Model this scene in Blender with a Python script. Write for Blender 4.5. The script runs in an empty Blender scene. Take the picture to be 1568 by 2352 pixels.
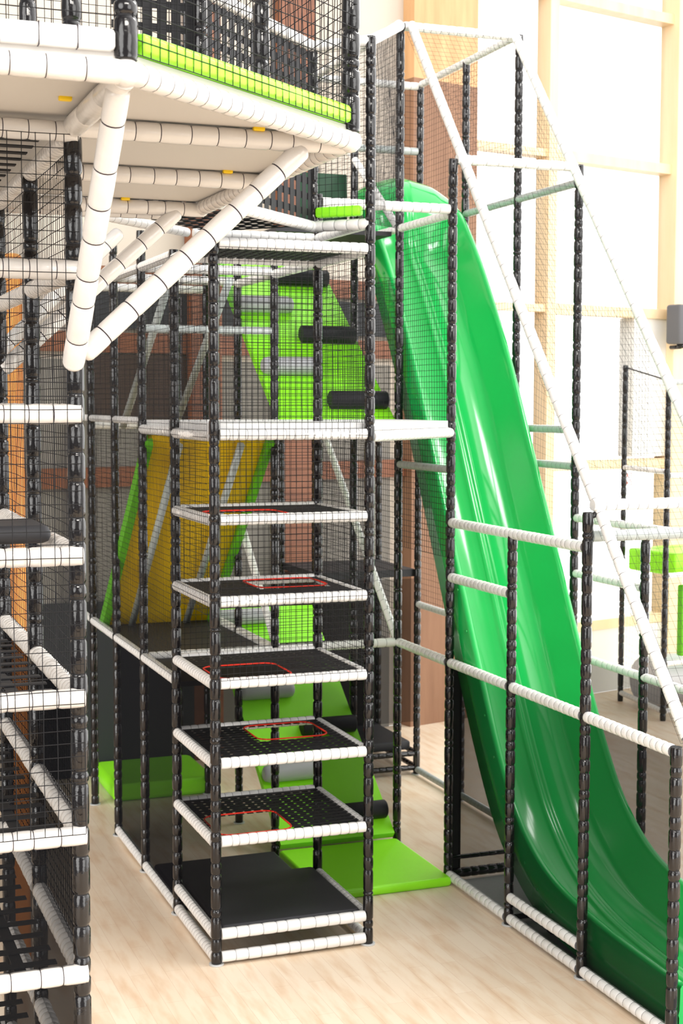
import bpy, math, random
from mathutils import Vector, Matrix
random.seed(7)
SC = bpy.context.scene
COL = SC.collection

# ---------------------------------------------------------------- camera
cam_d = bpy.data.cameras.new('camera')
cam = bpy.data.objects.new('camera', cam_d)
COL.objects.link(cam)
YAW, PITCH, ROLL = math.radians(20.5027), math.radians(4.2832), math.radians(0.1077)
fwd = Vector((math.sin(YAW)*math.cos(PITCH), math.cos(YAW)*math.cos(PITCH), -math.sin(PITCH)))
right = Vector((math.cos(YAW), -math.sin(YAW), 0))
up = right.cross(fwd)
r2 = math.cos(ROLL)*right + math.sin(ROLL)*up
u2 = -math.sin(ROLL)*right + math.cos(ROLL)*up
CAM = Vector((-2.8446, -10.2208, 4.1426))
m = Matrix((r2, u2, -fwd)).transposed().to_4x4()
m.translation = CAM
cam.matrix_world = m
cam_d.sensor_fit = 'VERTICAL'
cam_d.sensor_height = 36.0
cam_d.sensor_width = 24.0
cam_d.lens = 3377.65/2352*36.0
cam_d.clip_end = 200
cam_d.dof.use_dof = True
cam_d.dof.focus_distance = 7.6
cam_d.dof.aperture_fstop = 4.5
SC.camera = cam

# ---------------------------------------------------------------- light
EXPOSURE = 0.80
SC.view_settings.view_transform = 'Standard'
SC.view_settings.look = 'None'
SC.view_settings.gamma = 1.0
SC.view_settings.exposure = EXPOSURE
SC.view_settings.use_curve_mapping = False
W = bpy.data.worlds.new('daylight')
SC.world = W
W.use_nodes = True
nt = W.node_tree
bg = nt.nodes['Background']
tc = nt.nodes.new('ShaderNodeTexCoord')
dp = nt.nodes.new('ShaderNodeVectorMath'); dp.operation = 'DOT_PRODUCT'
dp.inputs[1].default_value = (0.80, 0.45, 0.40)
nt.links.new(tc.outputs['Generated'], dp.inputs[0])
mr = nt.nodes.new('ShaderNodeMapRange'); mr.interpolation_type = 'SMOOTHSTEP'
mr.inputs[1].default_value = -0.1; mr.inputs[2].default_value = 0.9
mr.inputs[3].default_value = 0.27; mr.inputs[4].default_value = 2.25
nt.links.new(dp.outputs['Value'], mr.inputs[0])
last = mr.outputs[0]
for (dr_, edge, amt) in (((-0.80, -0.55, 0.22), 0.90, 3.4), ((0.42, -0.90, 0.12), 0.93, 3.0)):   # bright patches added behind the viewer as unseen windows, for streaks on the posts
    d2 = nt.nodes.new('ShaderNodeVectorMath'); d2.operation = 'DOT_PRODUCT'
    d2.inputs[1].default_value = Vector(dr_).normalized()
    nt.links.new(tc.outputs['Generated'], d2.inputs[0])
    m2 = nt.nodes.new('ShaderNodeMapRange'); m2.interpolation_type = 'SMOOTHSTEP'
    m2.inputs[1].default_value = edge; m2.inputs[2].default_value = edge+0.05
    m2.inputs[3].default_value = 0.0; m2.inputs[4].default_value = amt
    nt.links.new(d2.outputs['Value'], m2.inputs[0])
    ad = nt.nodes.new('ShaderNodeMath'); ad.operation = 'ADD'
    nt.links.new(last, ad.inputs[0]); nt.links.new(m2.outputs[0], ad.inputs[1]); last = ad.outputs[0]
nt.links.new(last, bg.inputs['Strength'])
bg.inputs['Color'].default_value = (1.0, 0.985, 0.96, 1)

def area(name, loc, target, sx, sy, power, color=(1, 1, 1)):
    l = bpy.data.lights.new(name, 'AREA'); l.shape = 'RECTANGLE'; l.size = sx; l.size_y = sy
    l.energy = power; l.color = color
    o = bpy.data.objects.new(name, l); COL.objects.link(o); o.location = loc
    d = Vector(target) - Vector(loc)
    o.rotation_euler = d.to_track_quat('-Z', 'Y').to_euler()
    return o
area('hall_ceiling_lamp', (-1.5, -11.5, 9.5), (0.5, 0, 1.5), 5.0, 1.2, 330, (1, 0.95, 0.88))
area('hall_ceiling_lamp', (6.0, -3.5, 10.5), (3.0, 0, 1.0), 4.0, 1.2, 230, (1, 0.98, 0.95))

# ---------------------------------------------------------------- materials
def mat(name, color, rough=0.5, spec=0.5, coat=0.0, noise=None, bump=None, metal=0.0, trans=0.0):
    mt = bpy.data.materials.new(name); mt.use_nodes = True
    n = mt.node_tree; b = n.nodes['Principled BSDF']
    b.inputs['Base Color'].default_value = (*color, 1)
    b.inputs['Roughness'].default_value = rough
    b.inputs['Specular IOR Level'].default_value = spec
    b.inputs['Metallic'].default_value = metal
    b.inputs['Coat Weight'].default_value = coat
    b.inputs['Coat Roughness'].default_value = 0.08
    if noise or bump:
        t = n.nodes.new('ShaderNodeTexCoord')
    if noise:
        sc, amt = noise
        nz = n.nodes.new('ShaderNodeTexNoise'); nz.inputs['Scale'].default_value = sc
        nz.inputs['Detail'].default_value = 4
        n.links.new(t.outputs['Object'], nz.inputs['Vector'])
        mx = n.nodes.new('ShaderNodeMix'); mx.data_type = 'RGBA'
        mx.inputs['A'].default_value = (*[c*(1-amt) for c in color], 1)
        mx.inputs['B'].default_value = (*[min(1, c*(1+amt)) for c in color], 1)
        n.links.new(nz.outputs['Fac'], mx.inputs['Factor'])
        n.links.new(mx.outputs['Result'], b.inputs['Base Color'])
    if bump:
        sc, st = bump
        nz2 = n.nodes.new('ShaderNodeTexNoise'); nz2.inputs['Scale'].default_value = sc
        nz2.inputs['Detail'].default_value = 3
        n.links.new(t.outputs['Object'], nz2.inputs['Vector'])
        bp = n.nodes.new('ShaderNodeBump'); bp.inputs['Strength'].default_value = st
        bp.inputs['Distance'].default_value = 0.02
        n.links.new(nz2.outputs['Fac'], bp.inputs['Height'])
        n.links.new(bp.outputs['Normal'], b.inputs['Normal'])
    return mt

def wood(name, c1, c2, axis_scale, rough=0.45, wave=3.0):
    mt = bpy.data.materials.new(name); mt.use_nodes = True
    n = mt.node_tree; b = n.nodes['Principled BSDF']
    b.inputs['Roughness'].default_value = rough
    t = n.nodes.new('ShaderNodeTexCoord')
    mp = n.nodes.new('ShaderNodeMapping'); mp.inputs['Scale'].default_value = axis_scale
    n.links.new(t.outputs['Object'], mp.inputs['Vector'])
    nz = n.nodes.new('ShaderNodeTexNoise'); nz.inputs['Scale'].default_value = wave
    nz.inputs['Detail'].default_value = 6; nz.inputs['Roughness'].default_value = 0.6
    n.links.new(mp.outputs['Vector'], nz.inputs['Vector'])
    cr = n.nodes.new('ShaderNodeValToRGB')
    cr.color_ramp.elements[0].position = 0.3; cr.color_ramp.elements[0].color = (*c1, 1)
    cr.color_ramp.elements[1].position = 0.72; cr.color_ramp.elements[1].color = (*c2, 1)
    n.links.new(nz.outputs['Fac'], cr.inputs['Fac'])
    n.links.new(cr.outputs['Color'], b.inputs['Base Color'])
    return mt

def scrim(name, color, opacity):
    mt = bpy.data.materials.new(name); mt.use_nodes = True
    n = mt.node_tree; n.nodes.clear()
    out = n.nodes.new('ShaderNodeOutputMaterial')
    mix = n.nodes.new('ShaderNodeMixShader'); mix.inputs[0].default_value = opacity
    tr = n.nodes.new('ShaderNodeBsdfTransparent')
    df = n.nodes.new('ShaderNodeBsdfDiffuse'); df.inputs['Color'].default_value = (*color, 1)
    n.links.new(tr.outputs[0], mix.inputs[1]); n.links.new(df.outputs[0], mix.inputs[2])
    n.links.new(mix.outputs[0], out.inputs['Surface'])
    return mt

M = {}
M['white'] = mat('white_vinyl', (0.80, 0.79, 0.775), 0.30, 0.5, 0.25, bump=(22, 0.22))
M['cream'] = mat('cream_vinyl', (0.70, 0.665, 0.63), 0.26, 0.5, 0.35, bump=(18, 0.18))
M['black'] = mat('black_vinyl', (0.007, 0.006, 0.007), 0.13, 0.5, 0.12, bump=(16, 0.22))
M['cord'] = mat('black_cord', (0.012, 0.012, 0.014), 0.7, 0.3)
M['tie'] = mat('grey_tie', (0.17, 0.17, 0.18), 0.6, 0.3)
M['tie_dark'] = mat('dark_tie', (0.03, 0.022, 0.03), 0.6, 0.3)
M['grey'] = mat('grey_pipe', (0.42, 0.46, 0.45), 0.28, 0.5, 0.3)
M['lime'] = mat('lime_vinyl', (0.30, 0.90, 0.016), 0.42, 0.4, 0.1, bump=(6, 0.12))
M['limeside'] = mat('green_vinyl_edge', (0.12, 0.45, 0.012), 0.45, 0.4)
M['slide'] = mat('green_slide_plastic', (0.012, 0.44, 0.085), 0.15, 0.5, 0.35, noise=(1.3, 0.08))
M['yellow'] = mat('yellow_vinyl', (0.88, 0.56, 0.006), 0.45, 0.4, noise=(1.5, 0.15))
M['orange'] = mat('orange_vinyl', (0.85, 0.30, 0.06), 0.45, 0.4)
M['matblack'] = mat('charcoal_mat', (0.024, 0.024, 0.028), 0.6, 0.4, noise=(3, 0.2))
M['rollblack'] = mat('black_foam', (0.012, 0.012, 0.016), 0.55, 0.35)
M['rollgrey'] = mat('grey_foam', (0.47, 0.47, 0.50), 0.4, 0.4)
M['web'] = mat('black_webbing', (0.014, 0.014, 0.016), 0.6, 0.3)
M['gdark'] = mat('dark_green_pad', (0.008, 0.05, 0.02), 0.5, 0.4)
M['red'] = mat('red_trim', (0.75, 0.03, 0.012), 0.5, 0.4)
M['clip'] = mat('yellow_clip', (0.9, 0.60, 0.01), 0.4, 0.4)
M['board'] = mat('white_deck_board', (0.58, 0.55, 0.515), 0.55, 0.3)
M['slab'] = mat('white_platform', (0.70, 0.70, 0.70), 0.5, 0.4)
M['carpet'] = mat('grey_carpet', (0.42, 0.41, 0.41), 0.9, 0.1, noise=(60, 0.12))
M['speaker'] = mat('grey_speaker', (0.13, 0.13, 0.14), 0.6, 0.3)
M['plaster'] = mat('beige_plaster', (0.60, 0.53, 0.455), 0.8, 0.2, noise=(2, 0.05))
M['panel'] = mat('grey_wall_panel', (0.22, 0.205, 0.185), 0.8, 0.2, noise=(2, 0.08))
M['whitewall'] = mat('white_wall', (0.85, 0.84, 0.82), 0.7, 0.2)
M['red_print'] = mat('red_print', (0.75, 0.25, 0.22), 0.6, 0.3)
M['foot'] = mat('floor_plate', (0.55, 0.56, 0.56), 0.4, 0.4)
M['scrim'] = scrim('black_scrim', (0.008, 0.008, 0.009), 0.64)
M['scrimd'] = scrim('dense_black_scrim', (0.010, 0.010, 0.012), 0.88)
M['scriml'] = scrim('light_black_scrim', (0.010, 0.010, 0.011), 0.48)
M['timber'] = wood('glulam_timber', (0.52, 0.28, 0.12), (0.68, 0.41, 0.20), (1.0, 1.0, 0.10), 0.5, 6.0)
M['timberl'] = wood('light_timber', (0.84, 0.62, 0.37), (0.90, 0.71, 0.48), (1.0, 1.0, 0.10), 0.5, 6.0)
M['timber_dim'] = wood('net_dimmed_timber', (0.20, 0.095, 0.048), (0.30, 0.155, 0.085), (1.0, 1.0, 0.10), 0.55, 5.0)  # brown timber, its colour darkened for the dimming by the net in front
M['dbrown'] = mat('dark_brown_board', (0.055, 0.034, 0.025), 0.6, 0.3)
M['dark'] = mat('dark_wall_band', (0.03, 0.032, 0.036), 0.6, 0.3)
M['brown'] = wood('brown_board', (0.15, 0.048, 0.020), (0.24, 0.085, 0.035), (0.3, 0.3, 2.0), 0.5, 4.0)

def floor_mat():
    mt = bpy.data.materials.new('maple_floor'); mt.use_nodes = True
    n = mt.node_tree; b = n.nodes['Principled BSDF']
    b.inputs['Roughness'].default_value = 0.42
    t = n.nodes.new('ShaderNodeTexCoord')
    mp = n.nodes.new('ShaderNodeMapping'); mp.inputs['Rotation'].default_value = (0, 0, math.radians(90))
    n.links.new(t.outputs['Object'], mp.inputs['Vector'])
    br = n.nodes.new('ShaderNodeTexBrick')
    br.inputs['Color1'].default_value = (0.82, 0.69, 0.54, 1)
    br.inputs['Color2'].default_value = (0.78, 0.635, 0.48, 1)
    br.inputs['Mortar'].default_value = (0.66, 0.49, 0.35, 1)
    br.inputs['Scale'].default_value = 1.0
    br.inputs['Brick Width'].default_value = 1.1
    br.inputs['Row Height'].default_value = 0.13
    br.inputs['Mortar Size'].default_value = 0.002
    br.inputs['Mortar Smooth'].default_value = 0.6
    n.links.new(mp.outputs['Vector'], br.inputs['Vector'])
    mp2 = n.nodes.new('ShaderNodeMapping'); mp2.inputs['Scale'].default_value = (5.0, 0.9, 1)
    n.links.new(t.outputs['Object'], mp2.inputs['Vector'])
    nz = n.nodes.new('ShaderNodeTexNoise'); nz.inputs['Scale'].default_value = 2.2
    nz.inputs['Detail'].default_value = 5
    n.links.new(mp2.outputs['Vector'], nz.inputs['Vector'])
    cr = n.nodes.new('ShaderNodeValToRGB')
    cr.color_ramp.elements[0].position = 0.30; cr.color_ramp.elements[0].color = (0.84, 0.70, 0.58, 1)
    cr.color_ramp.elements[1].position = 0.55; cr.color_ramp.elements[1].color = (1, 1, 1, 1)
    n.links.new(nz.outputs['Fac'], cr.inputs['Fac'])
    mx = n.nodes.new('ShaderNodeMix'); mx.data_type = 'RGBA'; mx.blend_type = 'MULTIPLY'
    mx.inputs['Factor'].default_value = 0.75
    n.links.new(br.outputs['Color'], mx.inputs['A']); n.links.new(cr.outputs['Color'], mx.inputs['B'])
    n.links.new(mx.outputs['Result'], b.inputs['Base Color'])
    return mt
M['floor'] = floor_mat()

def glass_mat():
    mt = bpy.data.materials.new('window_glass'); mt.use_nodes = True
    n = mt.node_tree; n.nodes.clear()
    out = n.nodes.new('ShaderNodeOutputMaterial'); mix = n.nodes.new('ShaderNodeMixShader')
    mix.inputs[0].default_value = 0.06
    tr = n.nodes.new('ShaderNodeBsdfTransparent'); gl = n.nodes.new('ShaderNodeBsdfGlossy')
    gl.inputs['Roughness'].default_value = 0.05
    n.links.new(tr.outputs[0], mix.inputs[1]); n.links.new(gl.outputs[0], mix.inputs[2])
    n.links.new(mix.outputs[0], out.inputs['Surface'])
    return mt
M['glass'] = glass_mat()

# ---------------------------------------------------------------- mesh helpers
SX, SY = 1.2, 1.15283
def g(i, j, z): return Vector((SX*i, SY*j, z))

class MB:
    def __init__(s): s.v = []; s.f = []; s.mi = []; s.sm = []
    def face(s, idx, mi=0, smooth=False): s.f.append(idx); s.mi.append(mi); s.sm.append(smooth)
    def rings(s, pts, axis_frames, radii, mats, n=14, caps=True, jit=0.0):
        base = len(s.v)
        for k, (p, (a, b), r) in enumerate(zip(pts, axis_frames, radii)):
            for q in range(n):
                t = 2*math.pi*q/n
                rr = r*(1+random.uniform(-jit, jit)) if jit else r
                s.v.append(p + a*(math.cos(t)*rr) + b*(math.sin(t)*rr))
        for k in range(len(pts)-1):
            for q in range(n):
                q2 = (q+1) % n
                s.face((base+k*n+q, base+k*n+q2, base+(k+1)*n+q2, base+(k+1)*n+q), mats[k], True)
        if caps:
            s.face(tuple(base+q for q in reversed(range(n))), mats[0], False)
            e = base+(len(pts)-1)*n
            s.face(tuple(e+q for q in range(n)), mats[-1], False)
    def tube(s, p0, p1, r, n=10, mi=0, caps=True):
        p0, p1 = Vector(p0), Vector(p1); d = (p1-p0).normalized()
        a = d.orthogonal().normalized(); b = d.cross(a)
        s.rings([p0, p1], [(a, b)]*2, [r, r], [mi], n, caps)
    def padded(s, p0, p1, r, seg=0.1, jitter=0.15, pinch=0.93, cord=0.004, n=14, crumple=0.0, bulge=0.0, twist=0.0, roundcap=False):
        """foam sleeve tied with thin cords: mi 0 = sleeve, 1 = tie"""
        p0, p1 = Vector(p0), Vector(p1); L = (p1-p0).length; d = (p1-p0)/L
        a = d.orthogonal().normalized(); b = d.cross(a)
        ts, rs, ms = [], [], []
        k = max(1, round(L/seg)); cuts = [0.0]
        for q in range(1, k): cuts.append(L*q/k + random.uniform(-1, 1)*jitter*L/k)
        cuts.append(L)
        if roundcap:
            for (dt, f) in ((0, .35), (.008, .75), (.02, .95)): ts.append(dt); rs.append(r*f); ms.append(0)
        for q in range(k):
            t0, t1 = cuts[q], cuts[q+1]
            h = cord/2; e = min(0.014, (t1-t0)*0.22)
            b_ = 1+random.uniform(0, bulge)
            st = (t0+h if q else t0); en = (t1-h if q < k-1 else t1)
            if roundcap and q == 0: st = 0.03
            if roundcap and q == k-1: en = t1-0.03
            seqs = [(st, pinch if q else 1.0), (st+e*0.4, (pinch+b_)/2), (st+e, b_), ((st+en)/2, b_*(1+bulge*.4)), (en-e, b_), (en-e*0.4, (pinch+b_)/2), (en, pinch if q < k-1 else 1.0)]
            for w, (t, f) in enumerate(seqs):
                ts.append(t); rs.append(r*f); ms.append(0 if w < 6 else 1)
        if roundcap:
            ms[-1] = 0
            for (dt, f) in ((.02, .95), (.008, .75), (0, .35)): ts.append(L-dt); rs.append(r*f); ms.append(0)
        pts = [p0+d*t for t in ts]
        s.rings(pts, [(a, b)]*len(pts), rs, ms, n, True, crumple)
    def box(s, c, sx, sy, sz, rot=None, mi=0, bev=0.0):
        c = Vector(c); rot = rot or Matrix.Identity(3)
        base = len(s.v)
        if bev <= 0:
            for dx in (-1, 1):
                for dy in (-1, 1):
                    for dz in (-1, 1):
                        s.v.append(c + rot @ Vector((dx*sx/2, dy*sy/2, dz*sz/2)))
            for q in ((0,1,3,2), (4,6,7,5), (0,4,5,1), (2,3,7,6), (0,2,6,4), (1,5,7,3)):
                s.face(tuple(base+t for t in q), mi)
            return
        # bevelled: octagonal-ish stacked loops
        b = min(bev, sx/2.01, sy/2.01, sz/2.01)
        def loop(ix, z):
            hx, hy = sx/2-ix, sy/2-ix; r = b
            L = []
            for (cx, cy, a0) in ((hx-r, hy-r, 0), (-hx+r, hy-r, 90), (-hx+r, -hy+r, 180), (hx-r, -hy+r, 270)):
                for t in (0, 30, 60, 90):
                    an = math.radians(a0+t)
                    L.append(c + rot @ Vector((cx+r*math.cos(an), cy+r*math.sin(an), z)))
            return L
        if min(sx, sy)/2-b < b*1.0: b = b*0.5
        loops = []
        for (ix, z) in ((b*0.9, -sz/2), (b*0.3, -sz/2+b*0.3), (0, -sz/2+b), (0, sz/2-b), (b*0.3, sz/2-b*0.3), (b*0.9, sz/2)):
            loops.append(loop(min(ix, min(sx, sy)/2-b-1e-4) if min(sx, sy)/2-b > 1e-3 else 0, z))
        n = 16
        for L in loops: s.v.extend(L)
        for k in range(5):
            for q in range(n):
                q2 = (q+1) % n
                s.face((base+k*n+q, base+k*n+q2, base+(k+1)*n+q2, base+(k+1)*n+q), mi, True)
        s.face(tuple(base+q for q in reversed(range(n))), mi)
        s.face(tuple(base+5*n+q for q in range(n)), mi)
    def quad(s, a, b, c, d, mi=0):
        k = len(s.v); s.v += [Vector(a), Vector(b), Vector(c), Vector(d)]; s.face((k, k+1, k+2, k+3), mi)
    def prism(s, poly, z0, z1, mi=0):
        k = len(s.v); n = len(poly)
        for (x, y) in poly: s.v.append(Vector((x, y, z0)))
        for (x, y) in poly: s.v.append(Vector((x, y, z1)))
        s.face(tuple(k+q for q in reversed(range(n))), mi); s.face(tuple(k+n+q for q in range(n)), mi)
        for q in range(n):
            q2 = (q+1) % n; s.face((k+q, k+q2, k+n+q2, k+n+q), mi)
    def slab(s, a, b, c, d, th, mi=0):
        """thick plate: quad a b c d is the top, th is along minus its normal"""
        a, b, c, d = map(Vector, (a, b, c, d)); nrm = (b-a).cross(d-a).normalized()*th
        k = len(s.v); s.v += [a, b, c, d, a-nrm, b-nrm, c-nrm, d-nrm]
        for q in ((0,1,2,3), (7,6,5,4), (0,4,5,1), (1,5,6,2), (2,6,7,3), (3,7,4,0)): s.face(tuple(k+t for t in q), mi)
    def cordline(s, pts, r):
        n = 3; base = len(s.v)
        for k, p in enumerate(pts):
            d = (pts[min(k+1, len(pts)-1)]-pts[max(k-1, 0)]).normalized()
            a = d.orthogonal().normalized(); b = d.cross(a)
            for q in range(n):
                t = 2*math.pi*q/n; s.v.append(p+a*(r*math.cos(t))+b*(r*math.sin(t)))
        for k in range(len(pts)-1):
            for q in range(n):
                q2 = (q+1) % n; s.face((base+k*n+q, base+k*n+q2, base+(k+1)*n+q2, base+(k+1)*n+q), 0, True)
    def net(s, a, b, c, d, cell, r=0.0022, sag=0.004, step=3, skew=0.0):
        """knotted square net over the quad a b c d"""
        a, b, c, d = map(Vector, (a, b, c, d))
        nu = max(1, round(((b-a).length+(c-d).length)/2/cell)); nv = max(1, round(((d-a).length+(c-b).length)/2/cell))
        nrm = (b-a).cross(d-a).normalized()
        def P(u, v): return (a*(1-u)+b*u)*(1-v)+(d*(1-u)+c*u)*v
        ph = random.uniform(0, 6)
        def Q(u, v):
            p = P(u, v)
            e = math.sin(math.pi*u)*math.sin(math.pi*v)
            return p + nrm*(e*sag*3*math.sin(ph+u*5+v*7)) + Vector((random.uniform(-1, 1), random.uniform(-1, 1), random.uniform(-1, 1)))*sag*0.35
        for k in range(nu+1):
            m_ = max(2, nv//step)
            s.cordline([Q(k/nu, q/m_) for q in range(m_+1)], r)
        for k in range(nv+1):
            m_ = max(2, nu//step)
            s.cordline([Q(q/m_, k/nv) for q in range(m_+1)], r)
    def build(s, name, mats, parent=None, label=None):
        me = bpy.data.meshes.new(name)
        loc = Vector((0, 0, 0))
        pp = parent
        while pp is not None: loc = loc + pp.location; pp = pp.parent
        me.from_pydata([tuple(v-loc) for v in s.v], [], s.f)
        if not isinstance(mats, (list, tuple)): mats = [mats]
        for mm in mats: me.materials.append(M[mm] if isinstance(mm, str) else mm)
        nm = len(mats)
        me.polygons.foreach_set('material_index', [min(x, nm-1) for x in s.mi])
        me.polygons.foreach_set('use_smooth', s.sm)
        me.update()
        o = bpy.data.objects.new(name, me); COL.objects.link(o)
        if parent is not None: o.parent = parent
        if label: o['label'] = label
        return o

def thing(name, label, cat, loc, group=None):
    o = bpy.data.objects.new(name, None); COL.objects.link(o)
    o.location = loc; o.empty_display_size = 0.1
    o['label'] = label; o['category'] = cat
    if group: o['group'] = group
    return o
def tag(o, label, cat, group=None, kind=None):
    o['label'] = label; o['category'] = cat
    if group: o['group'] = group
    if kind: o['kind'] = kind
    return o
def struct(o):
    o['kind'] = 'structure'; return o

PR, RR = 0.038, 0.041          # radius of the padded posts and rails
def post(par, x, y, z0, z1, seg=0.12, r=PR, foot=False):
    mb = MB(); mb.padded((x, y, z0), (x, y, z1), r, seg, 0.42, 0.86, 0.006, 14, 0.012, 0.05)
    o = mb.build('post', ['black', 'cord'], par)
    if foot:
        f = MB(); f.tube((x, y, 0.0), (x, y, 0.012), r*1.45, 16); f.build('foot_plate', 'foot', o)
    return o
def rail(par, p0, p1, seg=0.085, r=RR, mats=('white', 'tie'), crumple=0.0, name='rail', pinch=0.94, trim=0.034, cord=0.004):
    p0, p1 = Vector(p0), Vector(p1); d = (p1-p0).normalized()
    mb = MB(); mb.padded(p0+d*trim, p1-d*trim, r, seg, 0.12, pinch, cord, 14, crumple, 0.03)
    return mb.build(name, list(mats), par)
def pipe(par, p0, p1, r=0.03, m_='grey', name='pipe'):
    mb = MB(); mb.tube(p0, p1, r, 12); return mb.build(name, m_, par)
def net(par, a, b, c, d, cell=0.047, r=0.0022, name='net', sag=0.004):
    mb = MB(); mb.net(a, b, c, d, cell, r, sag); return mb.build(name, 'cord', par)
def sheet(par, a, b, c, d, m_='scrim', name='mesh_panel'):
    mb = MB(); mb.quad(a, b, c, d); return mb.build(name, m_, par)

# ---------------------------------------------------------------- setting
def wall_pt(s, z, off=0.0):
    """point of the back wall, s metres right of its reference point, off metres in front of it"""
    d = Vector((0.9656, 0.2600, 0)); n = Vector((0.26, -0.9656, 0))
    return Vector((5.0, 7.2, 0)) + d*s + n*off + Vector((0, 0, z))
WROT = Matrix.Rotation(math.atan2(0.26, 0.9656), 3, 'Z')
def wbox(mb, s0, s1, z0, z1, off0, off1, mi=0):
    c = (wall_pt((s0+s1)/2, (z0+z1)/2, (off0+off1)/2))
    mb.box(c, s1-s0, abs(off1-off0), z1-z0, WROT, mi)

fl = MB(); fl.prism([(-9, -14), (12, -14), (12, 9.07), (-9, 3.42)], -0.10, 0.0)
struct(fl.build('floor', 'floor'))
w = MB(); wbox(w, -13, 0.42, 0.0, 12, -0.30, 0.0)
struct(w.build('wall_back', ['plaster']))
w = MB(); wbox(w, 0.42, 7.2, 0.0, 0.95, -0.30, 0.0); struct(w.build('wall_parapet', 'whitewall'))
w = MB(); wbox(w, 3.62, 4.34, 3.36, 5.35, -0.30, -0.02); struct(w.build('wall_infill', 'whitewall'))
w = MB(); wbox(w, -9, -0.8, 0.0, 4.6, 0.0, 0.03); struct(w.build('wall_lining', 'panel'))
# brown horizontal boards along the back wall
for n_, (z0, z1) in enumerate(((3.20, 3.42), (4.68, 4.90), (5.40, 5.62))):
    w = MB(); wbox(w, -9, -0.55, z0, z1, 0.03, 0.10); struct(w.build('trim_%d' % (n_+1), 'brown'))
# glulam columns
w = MB(); wbox(w, -5.2, -0.65, 4.95, 5.36, 0.03, 0.09); struct(w.build('trim_4', 'dark'))
w = MB(); wbox(w, -4.95, -3.4, 3.95, 4.66, 0.03, 0.09); struct(w.build('trim_5', 'dbrown'))
w = MB(); wbox(w, -0.60, 0.44, 8.15, 12, 0.0, 0.22); struct(w.build('timber_column', 'timber'))
w = MB(); wbox(w, -0.60, 0.44, 0.0, 8.15, 0.0, 0.22); struct(w.build('timber_column', 'timber_dim'))
w = MB(); wbox(w, -2.55, -2.05, 0.0, 12, 0.03, 0.18); struct(w.build('timber_column', 'brown'))
w = MB(); wbox(w, -3.75, -3.35, 0.0, 12, 0.03, 0.18); struct(w.build('timber_column', 'brown'))
# glazed bays with light timber mullions
for n_, (s0, s1) in enumerate(((0.44, 1.87), (2.03, 4.30), (4.60, 7.2))):
    w = MB(); wbox(w, s0, s1, 0.95, 12, -0.16, -0.15)
    struct(w.build('window_%d' % (n_+1), 'glass'))
w = MB(); wbox(w, 1.87, 2.03, 0.95, 12, -0.22, 0.04); struct(w.build('mullion_upright', 'timberl'))
w = MB(); wbox(w, 4.30, 4.60, 0.0, 12, -0.22, 0.12); struct(w.build('mullion_upright', 'timberl'))
for z in (0.98, 3.26, 5.42, 7.50, 9.62):
    w = MB(); wbox(w, 2.03, 4.30, z-0.07, z+0.07, -0.22, 0.02); struct(w.build('mullion_rail', 'timberl'))
    if z > 5:
        w = MB(); wbox(w, 0.44, 1.87, z-0.05, z+0.05, -0.22, 0.0); struct(w.build('mullion_rail', 'timberl'))

# speaker on the timber upright
sp = thing('wall_speaker', 'grey loudspeaker hung on the pale timber upright beside the windows', 'speaker', wall_pt(4.25, 4.98, 0.30))
mb = MB(); mb.box(wall_pt(4.25, 5.26, 0.30), 0.36, 0.26, 0.56, WROT, 0, 0.03); mb.build('cabinet', 'speaker', sp)
mb = MB(); mb.tube(wall_pt(4.25, 4.99, 0.30), wall_pt(4.25, 4.92, 0.30), 0.06, 12); mb.tube(wall_pt(4.25, 4.94, 0.30), wall_pt(4.25, 4.94, 0.11), 0.03, 10)
mb.build('bracket', 'black', sp)

# ---------------------------------------------------------------- front climbing tower
ZI, ZH, ZG, ZF, ZE, ZD, ZC, ZB, ZA = 0.06, 0.231, 0.925, 1.506, 2.095, 2.695, 3.291, 3.905, 5.27
ZJ, ZK, ZU, ZS, ZT, ZTT = 1.915, 3.13, 5.455, 5.72, 6.78, 7.55
tower = thing('climbing_tower', 'narrow front climbing tower with black posts, white padded rails and webbed shelves', 'climbing frame', (0.6, 0.58, 0))
post(tower, 0, 0, 0.0, ZA+0.06, 0.115, foot=True)
post(tower, SX, 0, 0.0, ZT+0.03, 0.115, foot=True)
post(tower, 0, SY, 0.0, ZA+0.06, 0.13, foot=True)
post(tower, SX, SY, 0.0, ZS+0.1, 0.13, foot=True)
for z in (ZI, ZH, ZG, ZF, ZE, ZD, ZC, ZB, ZA):
    sg = 0.105 if z < 0.5 else 0.072
    yo = -0.012
    rail(tower, (0, yo, z), (SX, yo, z), sg)
    rail(tower, (0, 0, z-0.01), (0, SY, z-0.01), 0.06)
    rail(tower, (SX, 0, z-0.01), (SX, SY, z-0.01), 0.07, 0.036)
    if z > 0.5: rail(tower, (0, SY, z), (SX, SY, z), 0.07, 0.036)
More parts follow.
